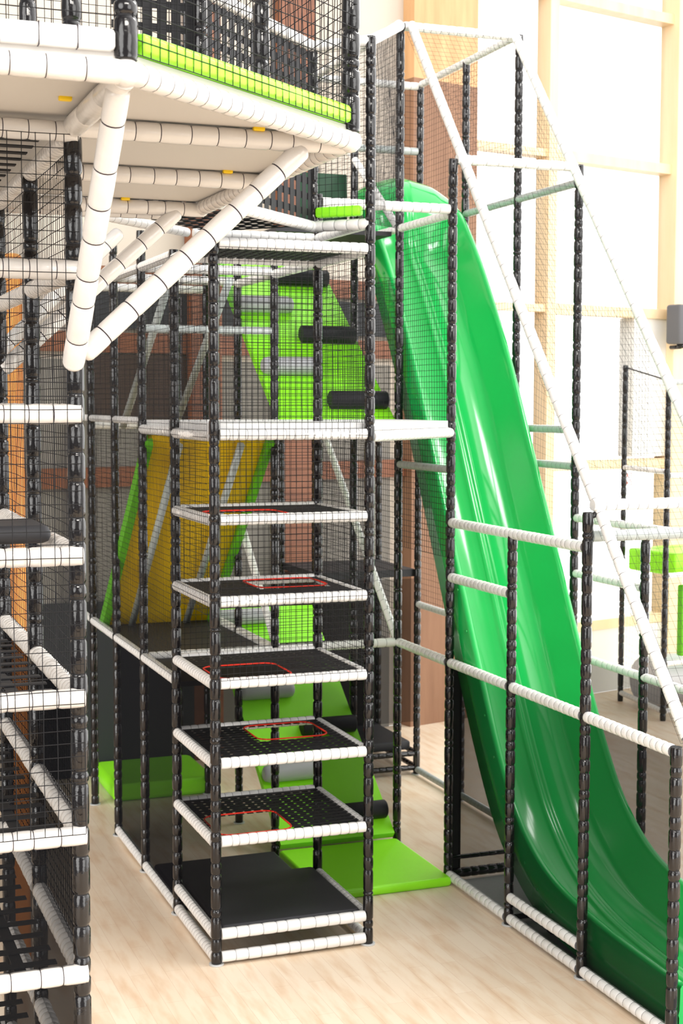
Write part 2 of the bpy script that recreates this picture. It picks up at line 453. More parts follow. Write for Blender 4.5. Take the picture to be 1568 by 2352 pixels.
def shelf(par, z, x0, x1, y0, y1, hole=None, pitch=0.075, wd=0.052):
    """woven webbing shelf; hole = (hx0, hx1, hy0, hy1)"""
    mb = MB()
    def strip(ax, c, a, b, dz):
        if b-a < 0.02: return
        if ax == 'x': mb.box(((a+b)/2, c, z+dz), b-a, wd, 0.004)
        else: mb.box((c, (a+b)/2, z+dz), wd, b-a, 0.004)
    n = int((y1-y0)/pitch)
    for k in range(n):
        c = y0+(k+.5)*(y1-y0)/n
        if hole and hole[2]-0.02 < c < hole[3]+0.02:
            strip('x', c, x0, hole[0], 0.003); strip('x', c, hole[1], x1, 0.003)
        else: strip('x', c, x0, x1, 0.003)
    n = int((x1-x0)/pitch)
    for k in range(n):
        c = x0+(k+.5)*(x1-x0)/n
        if hole and hole[0]-0.02 < c < hole[1]+0.02:
            strip('y', c, y0, hole[2], -0.003); strip('y', c, hole[3], y1, -0.003)
        else: strip('y', c, y0, y1, -0.003)
    o = mb.build('webbed_shelf', 'web', par)
    if hole:
        h = hole; t = MB(); rr = 0.10
        pts = []
        for (cx, cy, a0) in ((h[1]-rr, h[3]-rr, 0), (h[0]+rr, h[3]-rr, 90), (h[0]+rr, h[2]+rr, 180), (h[1]-rr, h[2]+rr, 270)):
            for q in range(5):
                an = math.radians(a0+q*22.5); pts.append(Vector((cx+rr*math.cos(an), cy+rr*math.sin(an), z+0.010)))
        pts.append(pts[0])
        for p, q in zip(pts[:-1], pts[1:]): t.tube(p, q, 0.0062, 6)
        t.build('hole_trim', 'red', o)
    return o
fl_, br_ = (0.05, 0.63, 0.06, 0.60), (0.50, 1.08, 0.52, 1.04)
for z, h in ((ZG, fl_), (ZF, br_), (ZE, fl_), (ZD, br_), (ZC, fl_), (ZA, None)):
    shelf(tower, z+0.01, 0.03, SX-0.03, 0.03, SY-0.03, h)
yo = -0.055
net(tower, (0.03, yo, ZE+0.03), (SX-0.03, yo, ZE+0.03), (SX-0.03, yo, ZA-0.03), (0.03, yo, ZA-0.03), 0.048, 0.0021)
net(tower, (-0.045, 0.03, ZE+0.5), (-0.045, SY, ZE+0.5), (-0.045, SY, ZA), (-0.045, 0.03, ZA), 0.048)
net(tower, (SX+0.045, 0.03, ZE), (SX+0.045, SY, ZE), (SX+0.045, SY, ZA), (SX+0.045, 0.03, ZA), 0.048)
net(tower, (0.03, SY+0.03, ZE), (SX-0.03, SY+0.03, ZE), (SX-0.03, SY+0.03, ZA), (0.03, SY+0.03, ZA), 0.048)
sheet(tower, (0.0, 0.04, ZH), (0.0, SY-0.04, ZH), (0.0, SY-0.04, ZE), (0.0, 0.04, ZE), 'scrim')
sheet(tower, (SX, 0.04, ZH), (SX, SY-0.04, ZH), (SX, SY-0.04, ZE), (SX, 0.04, ZE), 'scrim')
sheet(tower, (0.04, SY, ZF), (SX-0.04, SY, ZF), (SX-0.04, SY, ZE), (0.04, SY, ZE), 'scriml')
# floor mats inside the tower
mb = MB(); mb.box((0.6, 0.585, 0.225), 1.10, 1.10, 0.10, None, 0, 0.02)
tag(mb.build('foam_mat', 'matblack'), 'black foam mat on the lowest rails inside the front climbing tower', 'mat')
mb = MB(); mb.box((0.58, 1.66, 0.06), 1.10, 0.92, 0.12, None, 0, 0.02)
tag(mb.build('foam_mat', 'matblack'), 'black foam mat behind the front climbing tower beside the dark mesh wall', 'mat')

# ---------------------------------------------------------------- rear play frame
rear = thing('rear_play_frame', 'long black-posted play frame behind the front tower with a dark mesh side wall', 'climbing frame', (1.2, 2.9, 0))
for (i, j, zt) in ((0, 2, 5.6), (0, 3, 5.6), (0, 4, 5.6), (1, 2, 5.6), (1, 3, 5.6), (1, 4, 5.6), (2, 3, ZTT), (2, 4, ZTT), (2, 2, ZTT), (0, 5, 5.6), (1, 5, 5.6)):
    post(rear, SX*i, SY*j, 0, zt, 0.13, foot=True)
def rg(i0, j0, i1, j1, z, z2=None, **k): return rail(rear, g(i0, j0, z), g(i1, j1, z if z2 is None else z2), **k)
for j in (1, 2, 3):
    rg(0, j, 0, j+1, ZJ)
    if j < 3: rg(0, j, 0, j+1, ZI)
    if j > 1: rg(0, j, 0, j+1, ZB+0.07, r=0.033)
    rg(0, j, 0, j+1, ZA+0.02)
rg(0, 4, 0, 5, ZJ, r=0.033); rg(0, 4, 0, 5, ZB+0.07, r=0.033)
rg(0, 2, 1, 2, ZJ); rg(1, 2, 2, 2, ZJ); rg(2, 2, 2, 1, ZJ)
rg(0, 1, 0, 2, ZB); rg(0, 2, 1, 2, ZB); rg(1, 2, 2, 2, ZB)
rg(1, 0, 2, 1, ZB-0.02); rg(1, 1, 2, 1, ZB-0.01)
rg(0, 2, 1, 2, 4.77, mats=('grey', 'tie'), r=0.034)
rg(0, 3, 1, 3, 2.81, mats=('grey', 'tie'), r=0.034)
for j in (2, 3, 4): rg(0, j, 1, j, ZA+0.02)
rg(1, 1, 1, 2, ZA); rg(1, 2, 1, 3, ZA)
rg(1, 1, 2, 1, 5.755)
for j in (1, 2): rg(2, j, 2, j+1, ZS, r=0.036)
rg(2, 1, 2, 2, 3.57, mats=('grey', 'tie'), r=0.034)
rg(2, 2, 2, 4, ZTT)
rg(1, 0, 2, 2, ZT, ZTT-0.02)
rg(0, 4, 1, 4, ZB); rg(1, 3, 1, 4, ZJ); rg(1, 2, 1, 3, ZJ)
# platform at eye level
mb = MB(); mb.prism([(0.03, 0.04), (SX-0.02, 0.04), (2*SX-0.04, SY-0.02), (2*SX-0.04, 2*SY), (0.03, 2*SY)], 3.93, 3.985)
mb.build('platform', 'slab', rear)
mb = MB(); mb.prism([(0.03, SY), (SX, SY), (SX, 2*SY), (0.03, 2*SY)], 1.86, 1.90); mb.build('platform', 'web', rear)
mb = MB(); mb.prism([(0.03, 2*SY+.03), (SX, 2*SY+.03), (SX, 4*SY), (0.03, 4*SY)], 1.84, 1.90); mb.build('platform', 'matblack', rear)
# dark mesh walls
for j in (1, 2):
    sheet(rear, g(0, j, ZI)+Vector((0, .04, 0)), g(0, j+1, ZI)-Vector((0, .04, 0)), g(0, j+1, ZJ)-Vector((0, .04, 0)), g(0, j, ZJ)+Vector((0, .04, 0)), 'scrimd')
mb = MB(); mb.box((0.3, 5.74, 0.98), 2.1, 0.02, 1.94); mb.build('curtain', 'dark', rear)
sheet(rear, g(2, 2, ZI), g(2, 3, ZI), g(2, 3, ZJ), g(2, 2, ZJ), 'scriml')
# nets of the rear frame
for j in (1, 2, 3):
    net(rear, g(0, j, ZJ+.05)+Vector((-.045, 0, 0)), g(0, j+1, ZJ+.05)+Vector((-.045, 0, 0)), g(0, j+1, ZA)+Vector((-.045, 0, 0)), g(0, j, ZA)+Vector((-.045, 0, 0)), 0.05, 0.002)
net(rear, g(1, 2, ZB), g(2, 2, ZB), g(2, 2, ZA), g(1, 2, ZA), 0.05)
net(rear, g(0, 2, ZB), g(1, 2, ZB), g(1, 2, ZA), g(0, 2, ZA), 0.05)
net(rear, g(0, 4, ZJ), g(1, 4, ZJ), g(1, 4, ZA), g(0, 4, ZA), 0.05)
net(rear, g(2, 2, ZJ), g(2, 4, ZJ), g(2, 4, ZA), g(2, 2, ZA), 0.05)
net(rear, g(2, 2, ZS), g(2, 4, ZS), g(2, 4, ZTT), g(2, 2, ZTT), 0.05, 0.0017)
net(rear, g(1, 0, ZU), g(2, 2, ZS), g(2, 2, ZTT), g(1, 0, ZT), 0.055, 0.0016)

# ---------------------------------------------------------------- roller ramps
def ramp(label, z0, s, y0, y1, x0, x1, rollers):
    t = thing('roller_ramp', label, 'ramp', (1.8, y0, z0-0.05))
    mb = MB()
    a, b = Vector((x0, y0, z0)), Vector((x1, y0, z0)); c, d = Vector((x1, y1, z0+s*(y1-y0))), Vector((x0, y1, z0+s*(y1-y0)))
    mb.slab(a, b, c, d, 0.07); mb.build('ramp_pad', 'lime', t)
    if z0 > 1:
        mb = MB(); f0, f1 = a.lerp(d, 0.60), a.lerp(d, 1.0); h_ = Vector((0, 0, 0.30))
        mb.slab(f0, f1, f1+h_, f0+h_*0.2, 0.04); mb.build('side_pad', 'limeside', t, 'darker green side pad')
    for (kind, xa, xb, y) in rollers:
        z = z0+s*(y-y0)+0.075
        r = MB(); L = xb-xa; R_ = 0.085
        pts = []; rs = []
        for (f, q) in ((0, .55), (.03, .85), (.10, .99), (.5, 1), (.90, .99), (.97, .85), (1, .55)):
            pts.append(Vector((xa+L*f, y, z))); rs.append(R_*q)
        if kind == 'k':
            pts = [Vector((xa+L*f, y, z)) for f in (0, .02, .98, 1)]; rs = [R_*.86, R_, R_, R_*.86]
        r.rings(pts, [(Vector((0, 1, 0)), Vector((0, 0, 1)))]*len(pts), rs, [0]*len(pts), 20)
        r.build('roller', 'rollblack' if kind == 'k' else 'rollgrey', t, 'black foam roller' if kind == 'k' else 'grey foam roller')
    return t
RO = lambda y0: [('k', 1.77, 2.33, y0+0.13), ('g', 1.25, 1.82, y0+0.54), ('k', 1.77, 2.33, y0+0.95), ('g', 1.25, 1.82, y0+1.34), ('k', 1.77, 2.33, y0+1.74)]
ramp('lime ramp with black and grey rollers rising above the white platform', 3.985, 0.77, 2.30, 4.45, 1.24, 2.36, RO(2.30))
ramp('lime ramp with foam rollers rising from the floor behind the front tower', 0.12, 0.79, 2.26, 4.60, 1.24, 2.36, RO(2.28)+[('g', 1.25, 1.82, 4.42)])
mb = MB(); mb.box((1.79, 1.62, 0.04), 1.16, 1.24, 0.08, None, 0, 0.025)
tag(mb.build('landing_mat', 'lime'), 'lime landing mat on the wooden floor at the foot of the lower roller ramp', 'mat')
mb = MB(); mb.box((0.74, 5.15, 0.09), 1.10, 1.10, 0.18, None, 0, 0.05)
tag(mb.build('landing_mat', 'lime'), 'lime floor mat at the far left end of the dark mesh wall', 'mat')

# braces of the lower ramp
for x in (1.22, 2.40):
    y = 2*SY
    mb = MB(); mb.padded((x, y, ZJ), (x, y+1.95, ZJ+1.83), 0.036, 0.12, 0.1, 0.95, 0.004, 12); mb.build('brace', ['white', 'tie'], rear)

# ---------------------------------------------------------------- yellow and lime underside ramps
def under_ramp(label, y0, z0, y1, z1, x0, x1, pad, edges, pipes, xs=None):
    t = thing('padded_slope', label, 'ramp', (0.6, y1, z1-0.1))
    if pad:
        a, b = Vector((x0, y0, z0)), Vector((x1, y0, z0)); c, d = Vector((x1, y1, z1)), Vector((x0, y1, z1))
        mb = MB(); mb.slab(a, d, c, b, -0.05); mb.build('slope_pad', pad, t)
        if edges:
            for xe in (x0, x1):
                e = MB(); w_ = 0.035
                e.slab(Vector((xe-w_, y0, z0-.0)), Vector((xe-w_, y1, z1-.0)), Vector((xe+w_, y1, z1-.0)), Vector((xe+w_, y0, z0-.0)), -0.12)
                e.build('edge_trim', edges, t)
    for xp in pipes:
        pipe(t, (xp, y0-0.05, z0-0.10), (xp, y1-0.05, z1-0.10), 0.036, 'grey', 'support_pipe')
    return t
under_ramp('yellow slope with green edges seen from below through the nets', 2.33, 3.86, 4.38, 1.93, 0.05, 1.15, 'yellow', 'limeside', (0.32, 0.88))
under_ramp('net slope on two grey pipes above the yellow slope', 2.33, 5.3, 4.3, 4.0, 0.95, 1.15, None, None, (0.25, 0.78))

# ---------------------------------------------------------------- slide lane frame
lane = thing('slide_lane_frame', 'tall open frame around the green slide with two slanting white rails', 'slide frame', (3.0, 0.6, 0))
def lr(i0, j0, i1, j1, z, z2=None, dx=0.0, **k): return rail(lane, g(i0, j0, z)+Vector((dx, 0, 0)), g(i1, j1, z if z2 is None else z2)+Vector((dx, 0, 0)), **k)
for (i, j, zt) in ((2, 1, 6.17), (2, 0, 3.10), (2, -1, 3.37), (2, -2, 1.95), (3, 4, ZTT), (3, 3, ZTT), (3, 2, ZTT), (3, 1, 6.19), (3, 0, 3.12), (3, -1, 3.3), (3, -2, 1.95)):
    post(lane, SX*i, SY*j, 0, zt, 0.115, foot=True)
# inner box post beside the corner post
mb = MB(); mb.box((2*SX+0.09, SY+0.05, 0.95), 0.075, 0.06, 1.90); mb.build('box_post', 'web', lane)
for j in (1, 0, -1):
    lr(2, j, 2, j-1, ZI, seg=0.085)
    lr(2, j, 2, j-1, ZJ, seg=0.07)
lr(2, 0, 2, -1, ZH, seg=0.085)
lr(2, 1, 2, -1, ZK-0.01, seg=0.075)
lr(2, 1, 2, 0, 2.65, seg=0.07)
for (z, j0, j1) in ((ZJ, 1, -2), (ZK, 1, -1), (2.64, 1, 0), (ZJ, 4, 2), (6.04, 4, 1), (3.90, 3, 1), (3.58, 3, 1), (ZI, 4, -2), (ZTT, 4, 2)):
    lr(3, j0, 3, j1, z, mats=('grey', 'tie') if z in (6.04, 3.90, 3.58, ZI) else ('white', 'tie'), r=0.036)
lr(2, 2, 3, 2, ZTT-0.02); lr(2, 4, 3, 4, ZTT-0.02); lr(2, 4, 3, 4, 6.84, mats=('grey', 'tie'))
lr(2, 1, 3, 1, 6.17, seg=0.12); lr(2, -1, 3, -1, 3.42, seg=0.09); lr(2, -1, 3, -1, 3.20, mats=('grey', 'tie'), seg=0.09)
lr(2, 1, 3, 1, ZI, mats=('black', 'cord')); lr(2, 1, 3, 1, 0.20, r=0.02, mats=('black', 'cord')); lr(2, 0, 3, 0, ZI, mats=('black', 'cord'), r=0.025)
# slanting rails from the top frame down to the lane's low end
for (i, dx) in ((2, 0.095), (3, -0.06)):
    lr(i, 2, i, -2, ZTT+0.02, 1.97, dx=dx, seg=0.125, mats=('white', 'tie'), name='slant_rail')
    for (j, z) in ((1, 6.13), (-1, 3.33)):
        mb = MB(); mb.tube(g(i, j, z), g(i, j, z+0.03)+Vector((dx*.8, 0, 0)), 0.022, 10); mb.build('clamp', 'black', lane)
# nets of the lane
D = Vector((0.03, 0, 0))
net(lane, g(2, 1, ZJ+.9), g(2, 2, ZJ+.9), g(2, 2, ZS), g(2, 1, ZS), 0.05, 0.0022)
net(lane, g(2, 2, ZTT)+D, g(3, 2, ZTT)-D, g(3, -2, 1.97)-D, g(2, -2, 1.97)+D, 0.06, 0.0010, 'roof_net')
net(lane, g(3, 4, ZJ), g(3, 2, ZJ), g(3, 2, ZTT), g(3, 4, ZTT), 0.06, 0.0014)
net(lane, g(3, 2, ZK), g(3, 1, ZK), g(3, 1, 6.15), g(3, 2, ZTT), 0.06, 0.0009)
net(lane, g(3, 1, ZK), g(3, 0, ZK), g(3, 0, 4.75), g(3, 1, 6.15), 0.06, 0.0009)
net(lane, g(2, 4, 6.0), g(3, 4, 6.0), g(3, 4, ZTT), g(2, 4, ZTT), 0.06, 0.002)
E_ = 0.04
for j in (1, 0, -1):
    a, b = g(2, j, ZI+.04)+Vector((0, -E_, 0)), g(2, j-1, ZI+.04)+Vector((0, E_, 0))
    sheet(lane, a, b, Vector((b.x, b.y, ZJ-.03)), Vector((a.x, a.y, ZJ-.03)), 'scrim' if j < 1 else 'scriml')
for j in (3, 2, 1, 0, -1):
    a, b = g(3, j, ZI+.04)+Vector((0, -E_, 0)), g(3, j-1, ZI+.04)+Vector((0, E_, 0))
    sheet(lane, a, b, Vector((b.x, b.y, ZJ-.03)), Vector((a.x, a.y, ZJ-.03)), 'scrim' if j < 2 else 'scriml')
sheet(lane, (2.5, SY, .1), (3.58, SY, .1), (3.58, SY, 1.88), (2.5, SY, 1.88), 'scriml')
mb = MB(); mb.prism([(2.45, -3.2), (3.58, -3.2), (3.58, 1.1), (2.45, 1.1)], 0.002, 0.012)
tag(mb.build('lane_carpet', 'carpet'), 'grey carpet on the floor under the green slide', 'carpet')

# ---------------------------------------------------------------- the green slide
sl = thing('green_slide', 'glossy green two-lane slide dropping steeply inside its open frame', 'slide', (3.0, 0.0, 0.0))
rim = [(3.72, 6.20), (3.55, 6.14), (3.25, 5.96), (2.87, 5.54), (2.5, 5.02), (2.2, 4.55), (1.9, 4.02), (1.6, 3.47), (1.3, 2.92), (1.0, 2.37), (0.7, 1.83), (0.4, 1.33), (0.1, 0.93), (-0.25, 0.66), (-0.65, 0.51), (-1.2, 0.43), (-1.8, 0.39), (-2.3, 0.37)]
def cr_(P, n=6):
    out = []
    for k in range(len(P)-1):
        p0, p1, p2, p3 = P[max(k-1, 0)], P[k], P[k+1], P[min(k+2, len(P)-1)]
        for q in range(n):
            t = q/n
            out.append(tuple(0.5*((2*b)+(-a+c)*t+(2*a-5*b+4*c-d)*t*t+(-a+3*b-3*c+d)*t**3) for a, b, c, d in zip(p0, p1, p2, p3)))
    out.append(P[-1]); return out
path = cr_(rim, 5)
# profile across: (x from 0 to 1, depth below the rim)
prof = [(0.0, -0.38), (0.0, -0.22), (-0.008, -0.20), (0.0, -0.17), (0.0, -0.02), (0.012, 0.0), (0.045, 0.0), (0.06, -0.02), (0.13, -0.24), (0.16, -0.285), (0.19, -0.29), (0.385, -0.29), (0.40, -0.275), (0.425, -0.255), (0.44, -0.265), (0.455, -0.272), (0.47, -0.265), (0.485, -0.255), (0.51, -0.275), (0.525, -0.29), (0.76, -0.293), (0.785, -0.275), (0.815, -0.235), (0.925, -0.045), (0.94, -0.015), (0.952, 0.0), (0.988, 0.0), (1.0, -0.02), (1.0, -0.38)]
X0, X1 = 2.47, 3.51
mb = MB(); n = len(prof)
for k, (y, z) in enumerate(path):
    a, b = path[max(k-1, 0)], path[min(k+1, len(path)-1)]
    t = Vector((0, b[0]-a[0], b[1]-a[1])).normalized(); nn = Vector((0, -t.z, t.y))
    if nn.z < 0: nn = -nn
    arch = max(0.0, min(1.0, (y-3.0)/0.6)); arch = arch*arch*(3-2*arch)
    for (u, h) in prof:
        hh = h
        if h > -0.35: hh = h*(1-arch) + arch*(0.20*max(0.0, math.sin(math.pi*u))**0.8)
        mb.v.append(Vector((X0+(X1-X0)*u, y, z))+nn*hh)
for k in range(len(path)-1):
    for q in range(n-1):
        mb.face((k*n+q, k*n+q+1, (k+1)*n+q+1, (k+1)*n+q), 0, True)
    mb.face((k*n+n-1, k*n, (k+1)*n, (k+1)*n+n-1), 0, False)
mb.face(tuple(range(n)), 0); mb.face(tuple(reversed(range((len(path)-1)*n, len(path)*n))), 0)
mb.build('chute', 'slide', sl)
# bolts along the lower edge and a stub leg
mb = MB()
for k in range(8, len(path)-12, 3):
    y, z = path[k]; mb.tube((X0-0.012, y-0.10, z-0.27), (X0+0.004, y-0.10, z-0.27), 0.012, 8)
mb.build('edge_bolts', 'slide', sl)
for y, z in ((-0.3, 0.26),):
    mb = MB(); mb.box((3.0, y, z/2), 0.8, 0.07, z); mb.build('support_leg', 'web', sl)

# ---------------------------------------------------------------- far bay behind the slide
bay = thing('far_platform_bay', 'far black bay with a dark grey deck beside the brown timber column', 'platform', (3.0, 5.2, 0))
for (i, j) in ((2, 5), (3, 5)): post(bay, SX*i, SY*j, 0, 4.2, 0.12)
mb = MB(); mb.prism([(2.42, 4.64), (3.58, 4.64), (3.58, 5.74), (2.42, 5.74)], 2.22, 2.30); mb.build('deck', 'matblack', bay)
for z in (0.08, 0.24):
    rail(bay, (2.4, 4*SY, z), (3.6, 4*SY, z), mats=('black', 'cord'), r=0.03)
    rail(bay, (3.6, 4*SY, z), (3.6, 5*SY, z), mats=('black', 'cord'), r=0.03)
sheet(bay, (2.42, 4.61, 0.6), (3.58, 4.61, 0.6), (3.58, 4.61, 2.2), (2.42, 4.61, 2.2), 'scriml')
sheet(bay, (2.42, 5.76, 0.3), (3.58, 5.76, 0.3), (3.58, 5.76, 2.2), (2.42, 5.76, 2.2), 'scrimd')
mb = MB(); mb.box((3.0, 5.2, 0.32), 1.1, 1.06, 0.10, None, 0, 0.02)
tag(mb.build('foam_mat', 'matblack'), 'dark grey mat low in the far bay beside the brown timber column', 'mat')

# ---------------------------------------------------------------- distant frame by the windows
fr = thing('distant_play_frame', 'distant slim black frame with grey rails by the bright windows', 'climbing frame', (8.3, 6.8, 0))
for (x, y, zt) in ((7.87, 7.35, 4.65), (7.72, 6.05, 4.45), (9.0, 6.3, 4.45)):
    post(fr, x, y, 0, zt, 0.13)
pA, pB, pC = Vector((7.87, 7.35, 0)), Vector((7.72, 6.05, 0)), Vector((9.0, 6.3, 0))
Z = lambda p, z: p+Vector((0, 0, z))
for z in (4.4, 3.2, 1.9, 0.75, 0.12):
    rail(fr, Z(pB, z), Z(pC, z), r=0.036, mats=('grey' if z > 4 else 'white', 'tie'))
for z in (4.62, 3.25, 0.12):
    rail(fr, Z(pA, z), Z(pB, z if z < 4.5 else 4.42), r=0.036 if z < 4 else 0.01, mats=('white' if z < 4 else 'cord', 'tie'))
net(fr, Z(pA, 0.2), Z(pB, 0.2), Z(pB, 4.4), Z(pA, 4.6), 0.09, 0.001)
mb = MB(); mb.box((8.42, 6.75, 2.02), 1.1, 0.9, 0.30, Matrix.Rotation(0.19, 3, 'Z'), 0, 0.03)
tag(mb.build('foam_block', 'lime'), 'lime foam block in the distant frame by the windows', 'foam block')
mb = MB(); mb.box((8.55, 6.45, 1.25), 0.80, 0.10, 0.95, Matrix.Rotation(0.19, 3, 'Z'), 0, 0.02)
tag(mb.build('crash_pad', 'limeside'), 'dark green upright pad low in the distant frame by the windows', 'pad')
mb = MB(); mb.padded((7.98, 6.85, 0.35), (8.5, 6.95, 0.35), 0.35, 0.6, 0, 1, 0.003, 24)
tag(mb.build('foam_drum', 'rollgrey'), 'round grey foam drum lying on the floor by the white wall', 'drum')
mb = MB()
for (ds, dz) in ((0, 0), (0.09, 0), (0, 0.11), (0.09, 0.11)):
    c = wall_pt(3.62+ds, 2.98+dz, -0.14); 
    for q in range(14):
        a0, a1 = 2*math.pi*q/14, 2*math.pi*(q+1)/14
        e = lambda a: c+Vector((0.9656, 0.26, 0))*(0.038*math.cos(a))+Vector((0, 0, 0.045*math.sin(a)))
        mb.tube(e(a0), e(a1), 0.006, 5)
tag(mb.build('door_sticker', 'red_print'), 'small faint red ring signs on the white glazing at the far right', 'sign')

# ---------------------------------------------------------------- left look-out tower
PX, PY = -1.733, -4.093
ZD_ = 5.27
look = thing('lookout_tower', 'near left tower of black posts and cream padded rails with strap shelves', 'climbing frame', (PX-0.8, PY+1.2, 0))
for j in (0, 1, 2, 3): post(look, PX, PY+SY*j, 0, ZD_-0.04, 0.13, 0.036)
XL = PX-1.25
for j in (0, 1, 2): post(look, XL, PY+SY*j, 0, ZD_-0.04, 0.13, 0.036)
LV = (5.24, 4.68, 4.09, 3.50, 2.90, 2.31, 1.71, 1.12, 0.53)
for k, z in enumerate(LV):
    rail(look, (PX+0.018, PY-0.02, z), (XL, PY-0.02, z), 0.105, mats=('cream', 'tie_dark'), trim=0.0)
    for j in (0, 1):
        rail(look, (PX, PY+SY*j, z), (PX, PY+SY*(j+1), z), 0.06, mats=('cream', 'cream'), crumple=0.05, pinch=0.86)
    rail(look, (XL, PY, z), (XL, PY+SY*2, z), 0.08, mats=('cream', 'tie'))
    rail(look, (PX, PY+SY*2, z), (XL, PY+SY*2, z), 0.08, mats=('cream', 'tie'))
    if k % 2 == 0 or z < 3:
        sh = MB()
        nst = 13
        for q in range(nst):
            y = PY+0.12+q*(2*SY-0.2)/(nst-1)
            sh.box(((PX+XL)/2-0.03, y, z+0.012), abs(PX-XL)-0.12, 0.052, 0.006)
        if z < 3:
            for q in range(5):
                x = XL+0.2+q*0.2; sh.box((x, PY+SY, z+0.004), 0.05, 2*SY-0.1, 0.006)
        sh.build('strap_shelf', 'web', look)
yf = PY-0.075
net(look, (XL, yf, 2.33), (PX+0.01, yf, 2.33), (PX+0.01, yf, 5.22), (XL, yf, 5.22), 0.056, 0.0022)
for j in (0, 1):
    y0, y1 = PY+SY*j, PY+SY*(j+1)
    net(look, (PX+0.02, y0, 1.75), (PX+0.02, y1, 1.75), (PX+0.02, y1, 5.2), (PX+0.02, y0, 5.2), 0.05, 0.0020)
sheet(look, (XL, yf+.05, 0.55), (PX-0.04, yf+.05, 0.55), (PX-0.04, yf+.05, 2.28), (XL, yf+.05, 2.28), 'scriml')
sheet(look, (PX, PY+.04, 0.55), (PX, PY+2*SY, 0.55), (PX, PY+2*SY, 2.9), (PX, PY+.04, 2.9), 'scrimd')
mb = MB(); mb.box((-1.33, 0.6, 2.6), 0.13, 0.13, 5.2, None, 0, 0.03)
tag(mb.build('padded_pillar', 'orange'), 'tall orange padded pillar seen through the near left nets', 'pillar')
mb = MB(); mb.box((PX-0.30, PY+0.55, 3.56), 0.50, 0.42, 0.08, None, 0, 0.03)
tag(mb.build('seat_pad', 'matblack'), 'dark grey cushion on the straps of the near left tower', 'cushion')

# ---------------------------------------------------------------- cantilevered deck
A0, B0, C0 = Vector((-1.737, -5.14, ZD_)), Vector((-0.54, -4.16, ZD_)), Vector((-0.564, -1.77, ZD_))
deck = thing('cantilever_deck', 'white cantilevered deck overhead at upper left on slanting cream struts', 'platform', (-1.4, -3.6, ZD_))
mb = MB(); mb.prism([(-3.6, A0.y), (A0.x, A0.y), (B0.x, B0.y), (C0.x, C0.y), (-3.6, C0.y)], ZD_+0.035, ZD_+0.065); mb.build('deck_board', 'board', deck)
CM = ('cream', 'tie_dark')
def dr(p0, p1, seg, **k): return rail(deck, p0, p1, seg, mats=k.pop('mats', CM), name='beam', trim=k.pop('trim', 0.0), **k)
dr((-3.6, A0.y, ZD_), A0, 0.135, r=0.043)
dr(A0, B0, 0.075, r=0.043, pinch=0.95)
dr(B0, C0, 0.085, r=0.042, crumple=0.01)
for y in (PY-0.02, PY+SY, C0.y): dr((PX+0.02, y, ZD_-0.01), (B0.x-0.01, y, ZD_-0.01), 0.115, r=0.041)
dr((PX, PY, ZD_-0.01), A0+Vector((0, 0.02, -0.01)), 0.3, r=0.046, mats=('cream', 'cream'), crumple=0.03)
dr((PX-.02, C0.y+0.12, ZD_-0.03), (-0.75, C0.y+0.12, ZD_-0.03), 0.09, r=0.03)
for p in (A0, B0, C0):
    mb = MB(); R_ = 0.05
    pts = [p+Vector((0, 0, R_*math.sin(a))) for a in [math.radians(x) for x in (-90, -60, -30, 0, 30, 60, 90)]]
    mb.rings(pts, [(Vector((1, 0, 0)), Vector((0, 1, 0)))]*7, [max(0.003, R_*math.cos(math.radians(x))) for x in (-90, -60, -30, 0, 30, 60, 90)], [0]*7, 16)
    mb.build('corner_cap', 'cream', deck)
def strut(p0, p1, seg=0.155):
    mb = MB(); mb.padded(p0, p1, 0.045, seg, 0.12, 0.955, 0.006, 18, 0.0, 0.025, roundcap=True); mb.build('strut', list(CM), deck)
strut((PX-0.02, PY-0.05, 4.28), (-1.737, -5.02, ZD_-0.02))
strut((PX+0.02, PY-0.03, 4.33), (-0.735, -4.11, ZD_-0.03))
strut((PX, PY+2*SY, 4.31), (-0.70, C0.y, ZD_-0.02))
strut((PX, PY+3*SY, 4.31), (-0.80, PY+3*SY, ZD_-0.02))
for (x, y, zt) in ((A0.x, A0.y, 6.6), (B0.x, B0.y, 6.8), (-0.56, PY+SY, 6.8), (C0.x, C0.y, 6.8), (PX, PY, 6.6), (PX, PY+SY, 6.6), (PX-0.95, PY+0.4, 6.6)):
    post(deck, x, y, ZD_+0.04, zt, 0.115, 0.040)
# lime edge pad on the angled edge, white edge pad on the front edge
def edge_pad(p0, p1, h, w_, zc, m_, ntie, par, name):
    p0, p1 = Vector(p0), Vector(p1); d = (p1-p0); L = d.length; rot = Matrix.Rotation(math.atan2(d.y, d.x), 3, 'Z')
    mb = MB(); c = (p0+p1)/2; c.z = zc; mb.box(c, L, w_, h, rot, 0, 0.016)
    for q in range(1, ntie):
        p = p0+d*(q/ntie); p.z = zc; mb.box(p, 0.0035, w_+0.003, h+0.003, rot, 1)
    return mb.build(name, [m_, 'tie_dark' if m_ == 'white' else 'limeside'], par)
dd = (B0-A0).normalized()
edge_pad(A0+dd*0.05, B0-dd*0.045, 0.075, 0.07, ZD_+0.105, 'lime', 1, deck, 'edge_pad')
edge_pad((-3.6, A0.y, 0), (A0.x-0.04, A0.y, 0), 0.075, 0.07, ZD_+0.10, 'white', 14, deck, 'edge_pad')
for (x, y) in ((-1.83, -4.45), (-0.95, -4.11), (-0.75, -2.94), (-1.02, -1.77)):
    mb = MB(); mb.box((x, y-0.03, ZD_+0.03), 0.05, 0.03, 0.02, None, 0, 0.004); mb.build('cable_clip', 'clip', deck)
